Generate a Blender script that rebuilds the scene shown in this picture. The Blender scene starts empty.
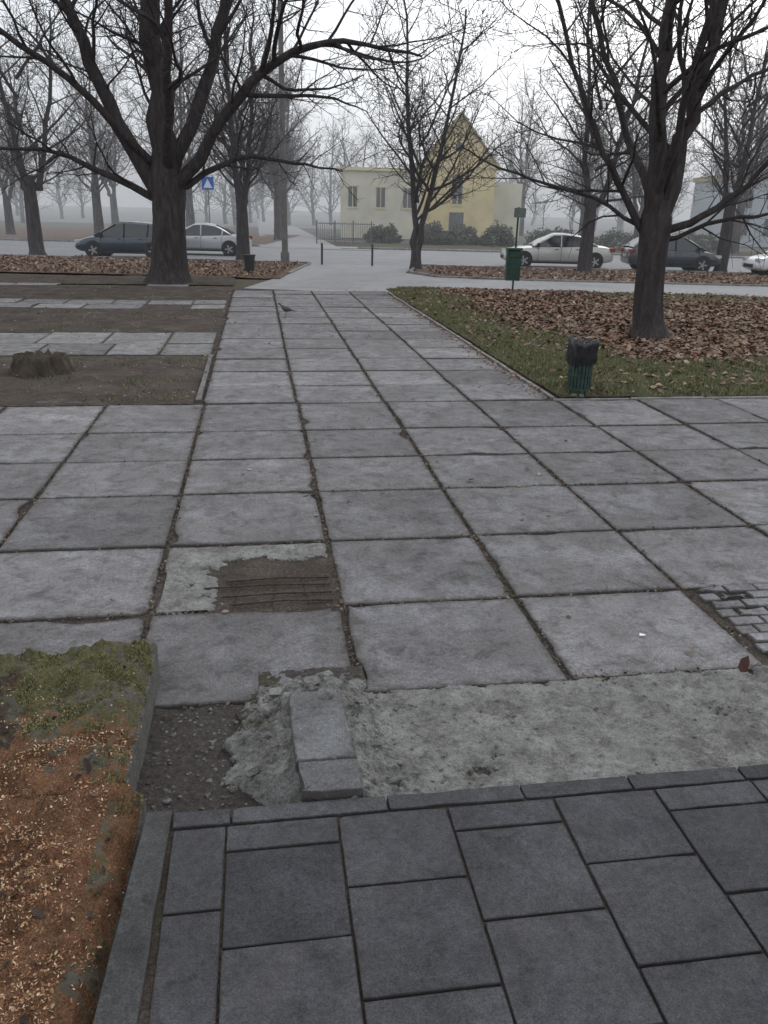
import bpy, bmesh, math, random
import numpy as np
from mathutils import Vector, Matrix, noise
random.seed(7); rng=np.random.default_rng(7)
S=bpy.context.scene
# ------------------------------------------------------------------ helpers
PSI=math.radians(9.0); SP,CP=math.sin(PSI),math.cos(PSI)
def V(R,F,z=0.0):                       # street-aligned frame -> world
    return Vector((CP*R+SP*F, CP*F-SP*R, z))
def link(o,parent=None):
    S.collection.objects.link(o)
    if parent: o.parent=parent
    return o
def mesh_obj(name,verts,faces,mats=(),parent=None,smooth=False,fmat=None,cols=None,uvs=None):
    m=bpy.data.meshes.new(name); m.from_pydata(verts,[],faces)
    for k in mats: m.materials.append(k)
    if fmat is not None: m.polygons.foreach_set('material_index',np.array(fmat,dtype=np.int32))
    if smooth: m.polygons.foreach_set('use_smooth',np.ones(len(m.polygons),dtype=bool))
    if cols is not None:
        a=m.attributes.new('col','FLOAT_COLOR','POINT'); a.data.foreach_set('color',np.asarray(cols,dtype=np.float32).ravel())
    m.update()
    o=bpy.data.objects.new(name,m); return link(o,parent)
def empty(name,loc=(0,0,0),rz=0,sc=1):
    e=bpy.data.objects.new(name,None); e.location=loc; e.rotation_euler=(0,0,rz); e.empty_display_size=.2; e.scale=(sc,)*3
    return link(e)
class Geo:
    def __init__(s): s.v=[];s.f=[];s.m=[]
    def box(s,c,d,mi=0,rot=None):
        b=len(s.v); hx,hy,hz=d[0]/2,d[1]/2,d[2]/2
        for x,y,z in ((-1,-1,-1),(1,-1,-1),(1,1,-1),(-1,1,-1),(-1,-1,1),(1,-1,1),(1,1,1),(-1,1,1)):
            p=Vector((x*hx,y*hy,z*hz))
            if rot: p=rot@p
            s.v.append(tuple(p+Vector(c)))
        for q in ((0,3,2,1),(4,5,6,7),(0,1,5,4),(1,2,6,5),(2,3,7,6),(3,0,4,7)):
            s.f.append(tuple(b+i for i in q)); s.m.append(mi)
    def cyl(s,p0,p1,r0,r1=None,n=12,mi=0,cap=True):
        r1=r0 if r1 is None else r1
        p0=Vector(p0);p1=Vector(p1); a=(p1-p0).normalized()
        u=a.orthogonal().normalized(); w=a.cross(u); b=len(s.v)
        for p,r in ((p0,r0),(p1,r1)):
            for i in range(n):
                t=2*math.pi*i/n; s.v.append(tuple(p+u*(r*math.cos(t))+w*(r*math.sin(t))))
        for i in range(n):
            j=(i+1)%n; s.f.append((b+i,b+j,b+n+j,b+n+i)); s.m.append(mi)
        if cap:
            s.f.append(tuple(b+n-1-i for i in range(n))); s.m.append(mi)
            s.f.append(tuple(b+n+i for i in range(n))); s.m.append(mi)
    def obj(s,name,mats,parent=None,smooth=False,bevel=0):
        o=mesh_obj(name,s.v,s.f,mats,parent,smooth,s.m)
        if bevel:
            b=o.modifiers.new('b','BEVEL'); b.width=bevel; b.segments=2
        return o
# ------------------------------------------------------------------ materials
class NT:
    def __init__(s,name,rough=.85,spec=.3):
        s.m=bpy.data.materials.new(name); s.m.use_nodes=True; s.t=s.m.node_tree; s.n=s.t.nodes; s.l=s.t.links
        s.b=s.n['Principled BSDF']; s.b.inputs['Roughness'].default_value=rough
        s.b.inputs['Specular IOR Level'].default_value=spec
        s.tc=s.n.new('ShaderNodeTexCoord')
    def lk(s,a,b): s.l.new(a,b)
    def noise(s,scale,detail=5,rough=.6,dist=0,vec=None,sc=None,loc=None):
        n=s.n.new('ShaderNodeTexNoise'); n.inputs['Scale'].default_value=scale; n.inputs['Detail'].default_value=detail
        n.inputs['Roughness'].default_value=rough; n.inputs['Distortion'].default_value=dist
        src=vec or s.tc.outputs['Object']
        if sc or loc:
            mp=s.n.new('ShaderNodeMapping'); mp.inputs['Scale'].default_value=sc or (1,1,1); mp.inputs['Location'].default_value=loc or (0,0,0); s.lk(src,mp.inputs['Vector']); src=mp.outputs[0]
        s.lk(src,n.inputs['Vector']); return n.outputs['Fac']
    def ramp(s,fac,stops,interp='LINEAR'):
        r=s.n.new('ShaderNodeValToRGB'); r.color_ramp.interpolation=interp
        e=r.color_ramp.elements
        while len(e)<len(stops): e.new(.5)
        for k,(p,c) in zip(e,stops):
            k.position=p; k.color=(c,c,c,1) if not hasattr(c,'__len__') else (*c[:3],1)
        s.lk(fac,r.inputs['Fac']); return r.outputs['Color']
    def mix(s,a,b,fac,mode='MIX'):
        x=s.n.new('ShaderNodeMix'); x.data_type='RGBA'; x.blend_type=mode
        for idx,val in ((0,fac),(6,a),(7,b)):
            sock=x.inputs[idx]
            if hasattr(val,'is_linked'): s.lk(val,sock)
            elif idx==0: sock.default_value=val
            elif hasattr(val,'__len__'): sock.default_value=(*val[:3],1)
            else: sock.default_value=(val,val,val,1)
        return x.outputs[2]
    def attr(s,name='col'):
        a=s.n.new('ShaderNodeAttribute'); a.attribute_name=name; return a
    def math(s,op,a,b=0.,clamp=False):
        x=s.n.new('ShaderNodeMath'); x.operation=op; x.use_clamp=clamp
        for i,v in enumerate((a,b)):
            if hasattr(v,'is_linked'): s.lk(v,x.inputs[i])
            else: x.inputs[i].default_value=v
        return x.outputs[0]
    def bump(s,h,strength=.5,dist=.02,prev=None):
        b=s.n.new('ShaderNodeBump'); b.inputs['Strength'].default_value=strength; b.inputs['Distance'].default_value=dist
        s.lk(h,b.inputs['Height'])
        s.lk(b.outputs[0],s.b.inputs['Normal']); return b.outputs[0]
    def col(s,c):
        if hasattr(c,'is_linked'): s.lk(c,s.b.inputs['Base Color'])
        else: s.b.inputs['Base Color'].default_value=(*c,1)
        return s.m
def simple(name,c,rough=.6,metal=0,spec=.4,var=.25,scale=8,coat=0):
    k=NT(name,rough,spec); k.b.inputs['Metallic'].default_value=metal
    k.b.inputs['Coat Weight'].default_value=coat
    f=k.noise(scale,3); d=[x*(1-var) for x in c]; e=[min(1,x*(1+var)) for x in c]
    return k.col(k.ramp(f,[(.3,d),(.7,e)]))
def m_slab(name,lo,hi,stain=.42,brown=.5,edgew=.48,edge=(.085,.074,.066)):
    k=NT(name,.8,.3); a=k.attr()
    sep=k.n.new('ShaderNodeSeparateColor'); k.lk(a.outputs['Color'],sep.inputs[0])
    base=k.ramp(k.noise(1.3,6,.7,.4),[(.3,lo),(.7,hi)])
    base=k.mix(base,k.ramp(k.noise(5.5,7,.78,.5),[(.34,stain),(.5,1.0),(.70,1.22)]),.85,'MULTIPLY')
    base=k.mix(base,k.ramp(k.noise(170,2,.75),[(.3,.5),(.5,1.0),(.72,1.6)]),.8,'MULTIPLY')
    base=k.mix(base,k.ramp(k.noise(42,4,.8),[(.3,.6),(.5,1.0),(.68,1.25)]),.8,'MULTIPLY')
    base=k.mix(base,k.mix(base,(1.28,1.30,1.34),1.,'MULTIPLY'),k.ramp(k.noise(1.7,7,.78,.3,loc=(3,8,1)),[(.5,0.),(.60,.9)]))
    base=k.mix(base,(.112,.093,.084),k.ramp(k.noise(2.1,7,.75,.9,sc=(1,1.4,1)),[(.5,0.),(.68,brown)]))
    base=k.mix(base,k.mix(base,.5,1.,'MULTIPLY'),k.ramp(k.noise(7,5,.72,.5,loc=(9,2,4)),[(.60,0.),(.70,.75)]))
    base=k.mix(base,k.mix(.45,1.28,sep.outputs[0]),1.0,'MULTIPLY')
    e=k.math('ADD',sep.outputs[1],k.math('MULTIPLY',k.math('SUBTRACT',k.noise(13,6,.78),.5),2.0),True)
    base=k.mix(edge,base,k.ramp(e,[(.0,.2),(edgew,1.)]))
    k.bump(k.math('ADD',k.noise(95,4,.8),k.math('MULTIPLY',k.noise(9,6,.75),1.8)),.85,.011)
    return k.col(base)
M_slab=m_slab('slab_concrete',(.165,.157,.159),(.262,.254,.257))
M_slab2=m_slab('slab_concrete_worn',(.20,.193,.19),(.295,.287,.283))
M_porch=m_slab('porch_tile_concrete',(.064,.063,.068),(.104,.102,.109),stain=.6,brown=.12,edgew=.2,edge=(.05,.046,.045))
def m_soil():
    k=NT('soil',.95,.15)
    c=k.ramp(k.noise(2.2,6,.7,.6),[(.3,(.06,.048,.041)),(.55,(.11,.09,.078)),(.75,(.17,.145,.128))])
    c=k.mix(c,k.ramp(k.noise(70,4,.8),[(.3,.4),(.5,1.),(.68,1.9)]),.9,'MULTIPLY')
    c=k.mix(c,(.075,.082,.038),k.ramp(k.noise(3.4,6,.75,1.),[(.54,0.),(.66,.6)]))
    k.bump(k.math('ADD',k.noise(60,4,.8),k.math('MULTIPLY',k.noise(8,4,.7),2.)),.9,.03)
    return k.col(c)
M_soil=m_soil()
def m_ground(name,f=1.0,haze=0.):
    k=NT(name,.95,.1)
    c=k.ramp(k.noise(.25,6,.7,.5),[(.35,(.085,.070,.058)),(.55,(.11,.10,.068)),(.7,(.10,.108,.060))])
    c=k.mix(c,k.ramp(k.noise(9,4,.8),[(.3,.5),(.5,1.),(.7,1.5)]),.8,'MULTIPLY')
    if haze: c=k.mix(c,(.40,.41,.43),haze)  # painted haze: grass colour blended towards mist grey
    return k.col(c)
M_ground=m_ground('ground_earth')
def m_leafground(name='fallen_leaf_litter',haze=0.):
    k=NT(name,.9,.2)
    v=k.n.new('ShaderNodeTexVoronoi'); v.inputs['Scale'].default_value=16; k.lk(k.tc.outputs['Object'],v.inputs['Vector'])
    s=k.n.new('ShaderNodeSeparateColor'); k.lk(v.outputs['Color'],s.inputs[0])
    c=k.ramp(s.outputs[0],[(.0,(.07,.048,.038)),(.35,(.14,.088,.064)),(.7,(.22,.145,.105)),(1.,(.29,.21,.16))])
    c=k.mix(c,k.ramp(k.noise(1.3,5,.7),[(.35,.6),(.6,1.1)]),.9,'MULTIPLY')
    if haze: c=k.mix(c,(.42,.42,.43),haze)  # leaf colour greyed as painted-in distance haze
    k.bump(k.noise(25,3,.8),1.,.04)
    return k.col(c)
M_leafg=m_leafground(); M_leafg2=m_leafground('far_leaf_litter_haze_tint',.15)
def m_lawn():
    k=NT('lawn_turf',.95,.15)
    c=k.ramp(k.noise(1.2,6,.75,.5),[(.32,(.10,.082,.060)),(.5,(.11,.10,.058)),(.68,(.125,.138,.062))])
    c=k.mix(c,k.ramp(k.noise(60,4,.8),[(.3,.45),(.5,1.),(.7,1.6)]),.85,'MULTIPLY')
    k.bump(k.noise(45,4,.8),1.,.04)
    return k.col(c)
M_lawn=m_lawn()
def m_asph(name,lo,hi,br=.4):
    k=NT(name,.8,.35)
    c=k.ramp(k.noise(.5,6,.7,.4),[(.3,lo),(.7,hi)])
    c=k.mix(c,k.ramp(k.noise(60,3,.8),[(.3,.7),(.5,1.),(.7,1.3)]),.7,'MULTIPLY')
    c=k.mix(c,(.15,.13,.115),k.ramp(k.noise(1.7,6,.75,1.),[(.54,0.),(.7,br)]))
    return k.col(c)
M_path=m_asph('path_asphalt',(.27,.268,.272),(.37,.366,.372),.5)
M_road=m_asph('road_asphalt',(.23,.23,.238),(.31,.31,.32),.15)
M_path2=m_asph('far_path',(.30,.30,.31),(.38,.38,.39),.1)
M_kerb=simple('kerb_concrete',(.22,.216,.208),.85,var=.4,scale=5)
def m_bark(name,c,moss=.45,bmp=True):
    k=NT(name,.92,.2)
    n=k.noise(9,5,.75,.6,sc=(1,1,.22))
    col=k.ramp(n,[(.3,[x*.45 for x in c]),(.55,c),(.75,[x*1.7 for x in c])])
    if moss: col=k.mix(col,(.075,.082,.055),k.ramp(k.noise(1.6,4,.7),[(.55,0.),(.72,moss)]))
    if bmp: k.bump(n,1.,.05)
    return k.col(col)
M_bark=m_bark('bark',(.066,.057,.057))
M_barks=[m_bark('bark_near_street',(.075,.066,.068),.2),m_bark('bark_across_street_hazed',(.11,.102,.105),0,False),m_bark('bark_far_hazed',(.18,.175,.18),0,False),m_bark('bark_distant_hazed',(.30,.302,.31),0,False)]  # bark lightens with distance: haze put into the base colour
def m_attr(name,rough=.8):
    k=NT(name,rough,.25); a=k.attr()
    return k.col(k.mix(a.outputs['Color'],k.ramp(k.noise(40,2),[(.3,.7),(.7,1.25)]),.7,'MULTIPLY'))
M_bits=m_attr('leaf_and_debris')
M_grass=m_attr('grass_blade',.75)
def m_cement():
    k=NT('rough_cement',.9,.25)
    c=k.ramp(k.noise(5,6,.75),[(.3,(.30,.288,.272)),(.5,(.44,.43,.41)),(.68,(.62,.61,.59))])
    c=k.mix(c,k.ramp(k.noise(130,3,.85),[(.3,.45),(.5,1.),(.7,1.35)]),.8,'MULTIPLY')
    c=k.mix(c,k.ramp(k.noise(26,5,.8),[(.32,.45),(.5,1.),(.7,1.2)]),.85,'MULTIPLY')
    c=k.mix(c,(.19,.165,.147),k.ramp(k.noise(3.6,7,.8,.2),[(.52,0.),(.60,.6)]))
    a=k.attr(); sp=k.n.new('ShaderNodeSeparateColor'); k.lk(a.outputs['Color'],sp.inputs[0])
    e=k.math('ADD',sp.outputs[0],k.math('MULTIPLY',k.math('SUBTRACT',k.noise(22,6,.8),.5),1.0),True)
    dirt=k.ramp(k.noise(45,6,.85),[(.3,(.065,.054,.047)),(.5,(.135,.117,.105)),(.6,(.19,.172,.158)),(.72,(.34,.32,.30))])
    c=k.mix(dirt,c,k.ramp(e,[(.40,0.),(.5,1.)]))
    moss=k.ramp(k.noise(80,4,.8),[(.3,(.05,.052,.027)),(.7,(.16,.155,.075))])
    g=k.math('ADD',sp.outputs[1],k.math('MULTIPLY',k.math('SUBTRACT',k.noise(18,6,.75),.5),1.2),True)
    c=k.mix(c,moss,k.ramp(g,[(.45,0.),(.6,.9)]))
    k.bump(k.math('ADD',k.noise(110,4,.85),k.math('MULTIPLY',k.noise(16,6,.8),3.)),1.,.026)
    return k.col(c)
M_cem=m_cement()
def m_bed():
    k=NT('moss_and_sawdust',.95,.15)
    a=k.attr(); sp=k.n.new('ShaderNodeSeparateColor'); k.lk(a.outputs['Color'],sp.inputs[0])
    saw=k.ramp(k.noise(130,3,.85),[(.28,(.10,.045,.028)),(.45,(.28,.14,.08)),(.6,(.43,.24,.135)),(.75,(.62,.43,.27))])
    saw=k.mix(saw,k.ramp(k.noise(5,6,.75),[(.35,.45),(.6,1.15)]),.9,'MULTIPLY')
    moss=k.ramp(k.noise(55,6,.85),[(.3,(.05,.047,.028)),(.45,(.14,.135,.06)),(.6,(.27,.26,.12)),(.75,(.40,.39,.23))])
    moss=k.mix(moss,(.22,.20,.175),k.ramp(k.noise(7,7,.8),[(.48,0.),(.58,.85)]))
    moss=k.mix(moss,(.075,.065,.05),k.ramp(k.noise(11,6,.8,loc=(4,4,4)),[(.55,0.),(.64,.8)]))
    soil=k.ramp(k.noise(50,5,.8),[(.3,(.04,.03,.025)),(.7,(.15,.115,.095))])
    e=k.math('ADD',sp.outputs[0],k.math('MULTIPLY',k.math('SUBTRACT',k.noise(7,7,.8,.4),.5),1.7),True)
    e2=k.math('ADD',sp.outputs[1],k.math('MULTIPLY',k.math('SUBTRACT',k.noise(5,7,.8,.4),.5),1.7),True)
    c=k.mix(saw,soil,k.ramp(e2,[(.45,0.),(.6,1.)]))
    c=k.mix(c,moss,k.ramp(e,[(.45,0.),(.56,1.)]))
    conc=k.ramp(k.noise(40,6,.8),[(.3,(.13,.125,.115)),(.7,(.32,.31,.29))])
    e3=k.math('ADD',sp.outputs[2],k.math('MULTIPLY',k.math('SUBTRACT',k.noise(10,7,.8),.5),1.2),True)
    c=k.mix(c,conc,k.ramp(e3,[(.48,0.),(.58,1.)]))
    k.bump(k.math('ADD',k.noise(140,4,.85),k.math('MULTIPLY',k.noise(22,5,.8),2.)),1.,.025)
    return k.col(c)
M_bed=m_bed()
# ------------------------------------------------------------------ camera
H=2.15; th=math.radians(20.6); roll=math.radians(1.4)
F=Vector((SP*math.cos(th),CP*math.cos(th),-math.sin(th)))
R0=Vector((CP,-SP,0)); U0=R0.cross(F)
cr,sr=math.cos(roll),math.sin(roll); R=R0*cr+U0*sr; U=U0*cr-R0*sr
cam=bpy.data.cameras.new('camera'); co=link(bpy.data.objects.new('camera',cam))
mw=Matrix(((R.x,U.x,-F.x,0),(R.y,U.y,-F.y,0),(R.z,U.z,-F.z,H),(0,0,0,1))); co.matrix_world=mw
cam.sensor_fit='VERTICAL'; cam.sensor_height=24; cam.lens=24*800/1024; cam.clip_start=.05; cam.clip_end=3000
S.camera=co
# ------------------------------------------------------------------ world + sun
w=bpy.data.worlds.new('World'); S.world=w; w.use_nodes=True; nt=w.node_tree
bg=nt.nodes['Background']; sky=nt.nodes.new('ShaderNodeTexSky'); sky.sky_type='NISHITA'; sky.sun_disc=False
sky.sun_elevation=math.radians(28); sky.sun_rotation=math.radians(30); sky.dust_density=5; sky.air_density=1.2
hs=nt.nodes.new('ShaderNodeHueSaturation'); hs.inputs['Saturation'].default_value=.12
mx=nt.nodes.new('ShaderNodeMix'); mx.data_type='RGBA'; mx.inputs[0].default_value=.8
mx.inputs[7].default_value=(6.9,7.25,7.75,1)
nt.links.new(sky.outputs[0],hs.inputs['Color']); nt.links.new(hs.outputs[0],mx.inputs[6]); nt.links.new(mx.outputs[2],bg.inputs['Color'])
bg.inputs['Strength'].default_value=.142
sl=bpy.data.lights.new('sun','SUN'); sl.energy=.5; sl.angle=math.radians(25); sl.color=(1,.98,.96)
so=link(bpy.data.objects.new('sun',sl)); so.rotation_euler=(math.radians(50),0,math.radians(150))
S.view_settings.view_transform='Standard'; S.view_settings.look='None'; S.view_settings.exposure=0
# ------------------------------------------------------------------ ground sheets
g=900
mesh_obj('ground',[(-g,-g,-.045),(g,-g,-.045),(g,g,-.045),(-g,g,-.045)],[(0,1,2,3)],[M_ground])
def grid(name,x0,x1,y0,y1,nx,ny,zf,mats,colf=None,clip=None,skirt=None):
    v=[];c=[]
    for j in range(ny+1):
        for i in range(nx+1):
            x=x0+(x1-x0)*i/nx; y=y0+(y1-y0)*j/ny
            v.append((x,y,zf(x,y)));
            if colf: c.append((*colf(x,y),1))
    f=[]
    for j in range(ny):
        for i in range(nx):
            a=j*(nx+1)+i
            if clip and not clip((v[a][0]+v[a+nx+2][0])/2,(v[a][1]+v[a+nx+2][1])/2): continue
            f.append((a,a+1,a+nx+2,a+nx+1))
    return mesh_obj(name,v,f,mats,smooth=True,cols=c if colf else None)
def nz(x,y,s,o=0): return noise.noise(Vector((x*s,y*s,o)))
def fr(x,y,s=4.,o=0): return nz(x,y,s,o)+.6*nz(x,y,s*2.1,o+3)+.4*nz(x,y,s*4.6,o+5)+.3*nz(x,y,s*10,o+9)
def sst(a,b,t): t=min(1,max(0,(t-a)/(b-a))); return t*t*(3-2*t)
grid('joint_soil',-14,14,1.8,24.2,120,110,lambda x,y:-.020+.006*nz(x,y,3),[M_soil])
def vsheet(name,pts,z,mat):
    return mesh_obj(name,[tuple(V(a,b,z)) for a,b in pts],[tuple(range(len(pts)))],[mat])
vsheet('hazed_far_ground',[(-600,62),(600,62),(600,820),(-600,820)],-.041,m_ground('far_grass_haze_tint',1,.25))  # this sheet and the next carry haze in their colour
vsheet('hazed_distant_ground',[(-600,105),(600,105),(600,820),(-600,820)],-.037,m_ground('distant_grass_haze_tint',1,.6))
vsheet('cross_path',[(-4.2,23.7),(-3.6,29.6),(-3.4,35.6),(1.0,35.6),(.6,31.5),(1.6,29.6),(5,29),(90,29),(90,24.6),(2,24.6),(.2,23.2)][::-1],-.012,M_path)
vsheet('road',[(-150,35.75),(150,35.75),(150,51),(-150,51)],-.030,M_road)
mesh_obj('alley_path',[(.2,50.8,-.018),(5.0,50.0,-.018),(5.0,320,-.018),(.2,320,-.018)],[(0,1,2,3)],[M_path2])
vsheet('far_pavement',[(-150,51.2),(150,51.2),(150,53.5),(-150,53.5)],-.012,M_path2)
def kerb(name,segs,h=.10,wd=.16,z0=-.04):
    gk=Geo()
    for (a,b) in segs:
        a=Vector(a);b=Vector(b);L=(b-a).length;n=max(1,int(L/1.0));d=(b-a)/n
        rot=Matrix.Rotation(math.atan2(d.y,d.x),3,'Z')
        for i in range(n):
            c=a+d*(i+.5)
            gk.box((c.x+random.uniform(-.008,.008),c.y,z0+(h-z0)/2+random.uniform(-.01,.008)),(d.length-.012,wd,h-z0),0,rot)
    return gk.obj(name,[M_kerb],bevel=.012)
kerb('road_kerb',[(V(-80,35.62),V(-3.4,35.62)),(V(1.0,35.62),V(80,35.62)),(V(-80,51.1),V(-8,51.1)),(V(-2,51.1),V(80,51.1))],.07)
kerb('path_kerb',[(V(1.8,29.7),V(5,29.1)),(V(5,29.1),V(60,29.1)),(V(1.1,35.4),V(.75,31.6)),(V(.75,31.6),V(1.8,29.7)),(V(-3.6,29.6),V(-3.4,35.4))],.05,.12)
def vgrid(name,r0,r1,f0,f1,nx,ny,zf,mats,clip=None):
    o=grid(name,r0,r1,f0,f1,nx,ny,zf,mats,clip=clip)
    o.rotation_euler=(0,0,-PSI); return o
vgrid('leaf_verge',-40,-3.6,27.2,35.5,70,30,lambda x,y:.015+.03*nz(x,y,.8),[M_leafg])
vgrid('leaf_verge',1.0,60,29.15,35.5,100,24,lambda x,y:.0+.03*nz(x,y,.8),[M_leafg],clip=lambda x,y: y>31.5-(x-1)*1.1)
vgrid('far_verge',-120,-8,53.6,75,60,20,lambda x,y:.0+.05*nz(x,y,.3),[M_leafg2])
# ------------------------------------------------------------------ slabs
def slab(G,x0,x1,y0,y1,z=0,tone=.6,gap=.010,chip=.25,nseg=9,th_=.06,jit=1.):
    gx=gap+random.uniform(0,.006)*min(1,gap/.010); x0+=gx;x1-=gx;y0+=gx;y1-=gx
    cs=[(x0,y0),(x1,y0),(x1,y1),(x0,y1)]; cx,cy=(x0+x1)/2,(y0+y1)/2
    tx,ty=random.uniform(-.006,.006),random.uniform(-.006,.006); ang=random.uniform(-.004,.004)
    pts=[]
    cut=[random.random()**3*.06 if random.random()<chip else .003 for _ in range(4)]
    o=random.uniform(0,99)
    for e in range(4):
        a=cs[e];b=cs[(e+1)%4]; L=math.hypot(b[0]-a[0],b[1]-a[1])
        for i in range(nseg):
            t=i/nseg
            x=a[0]+(b[0]-a[0])*t; y=a[1]+(b[1]-a[1])*t
            nx_,ny_=-(b[1]-a[1])/L,(b[0]-a[0])/L
            d=(.005*noise.noise(Vector((x*5,y*5,o)))+.005*noise.noise(Vector((x*19,y*19,o)))+.002)*jit
            q=noise.noise(Vector((x*2.3,y*2.3,o+7)))
            if q>.36: d+=(q-.36)*.16*min(1,chip*3)*jit
            pts.append([x+nx_*d,y+ny_*d])
    for e in range(4):
        p=pts[e*nseg]; p[0]+=(cx-p[0])*cut[e]*1.6; p[1]+=(cy-p[1])*cut[e]*1.6
    ca,sa=math.cos(ang),math.sin(ang)
    n=len(pts); b=len(G.v)
    sx=(x1-x0)/2; sy=(y1-y0)/2
    def ring(ins,dz,edge):
        for x,y in pts:
            fx=(sx-ins)/sx; fy=(sy-ins)/sy
            X=(x-cx)*fx; Y=(y-cy)*fy
            G.v.append((cx+X*ca-Y*sa,cy+X*sa+Y*ca,z+dz+X*tx+Y*ty)); G.c.append((tone,edge,0,1))
    bv=.006 if jit>.5 else .002
    ring(0,-th_,0); ring(0,-bv,0); ring(bv,0,.12); ring(min(.09*(1 if jit>.5 else .35),sx*.4,sy*.4),0,1.0)
    for r in range(3):
        for i in range(n):
            j=(i+1)%n; G.f.append((b+r*n+i,b+r*n+j,b+(r+1)*n+j,b+(r+1)*n+i))
    G.f.append(tuple(b+3*n+i for i in range(n)))
class SG:
    def __init__(s): s.v=[];s.f=[];s.c=[]
    def obj(s,name,mat): return mesh_obj(name,s.v,s.f,[mat],cols=s.c)
def tone(): return min(1,max(.15,random.gauss(.6,.13)))
P=SG()
XL=[-7.1,-6.03,-4.96,-3.9,-2.85,-1.76,-.665,.42,1.47,2.54,3.62,4.68,5.75,6.82,7.9,8.96,10.0]
YL=[3.22,4.15,5.13,6.17,7.12,8.12,9.38]
for j in range(len(YL)-1):
    for i in range(len(XL)-1):
        x0,x1,y0,y1=XL[i],XL[i+1],YL[j],YL[j+1]
        if j==0 and x0>2.5: continue
        if j==1 and x0<.4 and x0>-.7: continue     # broken slab
        zz=random.uniform(-.006,.006)
        tn=tone()
        if j==0 and x0<.5: tn-=.1
        if j<=1 and x0>0: tn+=.04
        slab(P,x0,x1,y0,y1,zz,tn,chip=.8 if j<2 else .35,nseg=22 if j<3 else 12)
XP=[-.69,.40,1.46,2.52,3.58]
y=9.38
while y<23.3:
    y1=y+1.0
    for i in range(4): slab(P,XP[i],XP[i+1],y,y1,random.uniform(-.008,.008),tone()+.1,nseg=6)
    y=y1
slab(P,-.665,-.47,4.15,5.13,-.008,.55,chip=.9)
P.obj('slab_paving',M_slab)
Q=SG()
for (ya,yb,yc) in ((12.75,13.9,15.2),(18.9,19.8,20.7)):
    for (a,b) in ((ya,yb),(yb,yc)):
        x=-.76
        while x>-13:
            x2=x-random.choice((1.05,1.05,1.3,.8))
            if random.random()>.06: slab(Q,x2,x,a,b,random.uniform(-.012,.012),tone(),chip=.6,nseg=8)
            x=x2
slab(Q,-.80,-.70,9.5,12.7,.02,.3,nseg=14); slab(Q,-2.6,-1.9,9.5,10.1,.0,.4,nseg=6,chip=1)
x=-.8
while x>-12:
    if random.random()>.25: slab(Q,x-1.2,x,24.3,25.0,.0,.6,nseg=5)
    x-=1.2
Q.obj('side_slab_paving',M_slab2)
B=SG()
yy=3.28;r=0
while yy<4.1:
    x=2.62-(r%2)*.1
    while x<5.4:
        slab(B,max(x,2.6),x+.2,yy,yy+.1,random.uniform(-.006,.006),tone()-.12,gap=.0025,nseg=4,chip=.3,jit=.6); x+=.2
    yy+=.1;r+=1
B.obj('small_pavers',M_slab)
def soilbed(nm,x0,x1,y0,y1):
    def zf(x,y):
        e=min(x1-x,y-y0,y1-y); return -.015+.035*min(1,max(0,e/.3))+.025*nz(x,y,1.5)*min(1,max(0,e/.3))+.012*nz(x,y,8)
    grid(nm,x0,x1,y0,y1,int((x1-x0)*9),int((y1-y0)*9),zf,[M_soil])
soilbed('soil_bed',-13,-.80,9.42,12.73); soilbed('soil_bed',-13,-.72,15.23,18.88); soilbed('soil_bed',-13,-.72,20.72,24.25)
soilbed('soil_bed',-16,-.72,25.0,28.0)
# broken slab hollow
def bsm(x,y):
    k=(-.30-x)*4.5+.5+.9*fr(x,y,3.) ; k2=(y-4.84)*7+.35+.5*fr(x,y,4,7)
    return sst(.35,.65,max(k,k2*.8))
grid('broken_slab_hollow',-.62,.40,4.18,5.10,130,120,lambda x,y:-.026+.020*bsm(x,y)+.006*nz(x,y,12)+.004*nz(x,y,35),[M_cem],
     colf=lambda x,y:(.15+.42*bsm(x,y)+(.3 if x<-.3 and y<4.9 else 0)*bsm(x,y),0,0))
M_rust=simple('rusty_rebar',(.06,.042,.038),.85,var=.5,scale=40)
G=Geo()
for yb in (4.22,4.33,4.44,4.55):
    a=Vector((-.30+random.uniform(-.1,.1),yb+random.uniform(-.02,.02),-.004)); b=Vector((.38,yb+random.uniform(-.02,.02),-.006)); m=(a+b)/2+Vector((0,random.uniform(-.015,.015),.008))
    G.cyl(a,m,.006,n=6); G.cyl(m,b,.006,n=6)
for xb in (-.2,.02,.24):
    G.cyl((xb,4.2,-.010),(xb+random.uniform(-.04,.04),4.6,-.010),.004,n=6)
G.obj('rebar_mesh',[M_rust],smooth=True)
# ------------------------------------------------------------------ porch
P=SG(); Z=.17
cols=[-.345,-.165,.215,.605,1.0,1.39,1.78,2.17,2.56,2.95,3.34]
for i in range(len(cols)-1):
    a,b=cols[i],cols[i+1]
    if i==0: ys=[2.235,1.88,1.5,1.12,.74]
    elif i%2==1: ys=[2.235,2.115,1.74,1.36,.98,.6]
    else: ys=[2.235,1.915,1.53,1.15,.77]
    for k in range(len(ys)-1):
        slab(P,a,b,ys[k+1],ys[k],Z+random.uniform(-.0025,.0025),tone(),gap=.0030,chip=.25,nseg=14,jit=.25)
x=-.35
for wd in (.2,.55,.5,.42,.45,.5,.4,.5,.5):
    slab(P,x,x+wd,2.240,2.320,Z+random.uniform(-.002,.003),tone()-.05,gap=.002,nseg=12,th_=.2,chip=.6,jit=.35); x+=wd
P.obj('porch_tiles',M_porch)
P=SG()
for k in range(3):
    y1=2.33-k*.9;y0=y1-.9
    slab(P,-.445,-.352,y0,y1,Z+.008,.4,gap=.002,nseg=14,th_=.25,jit=.4)
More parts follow.
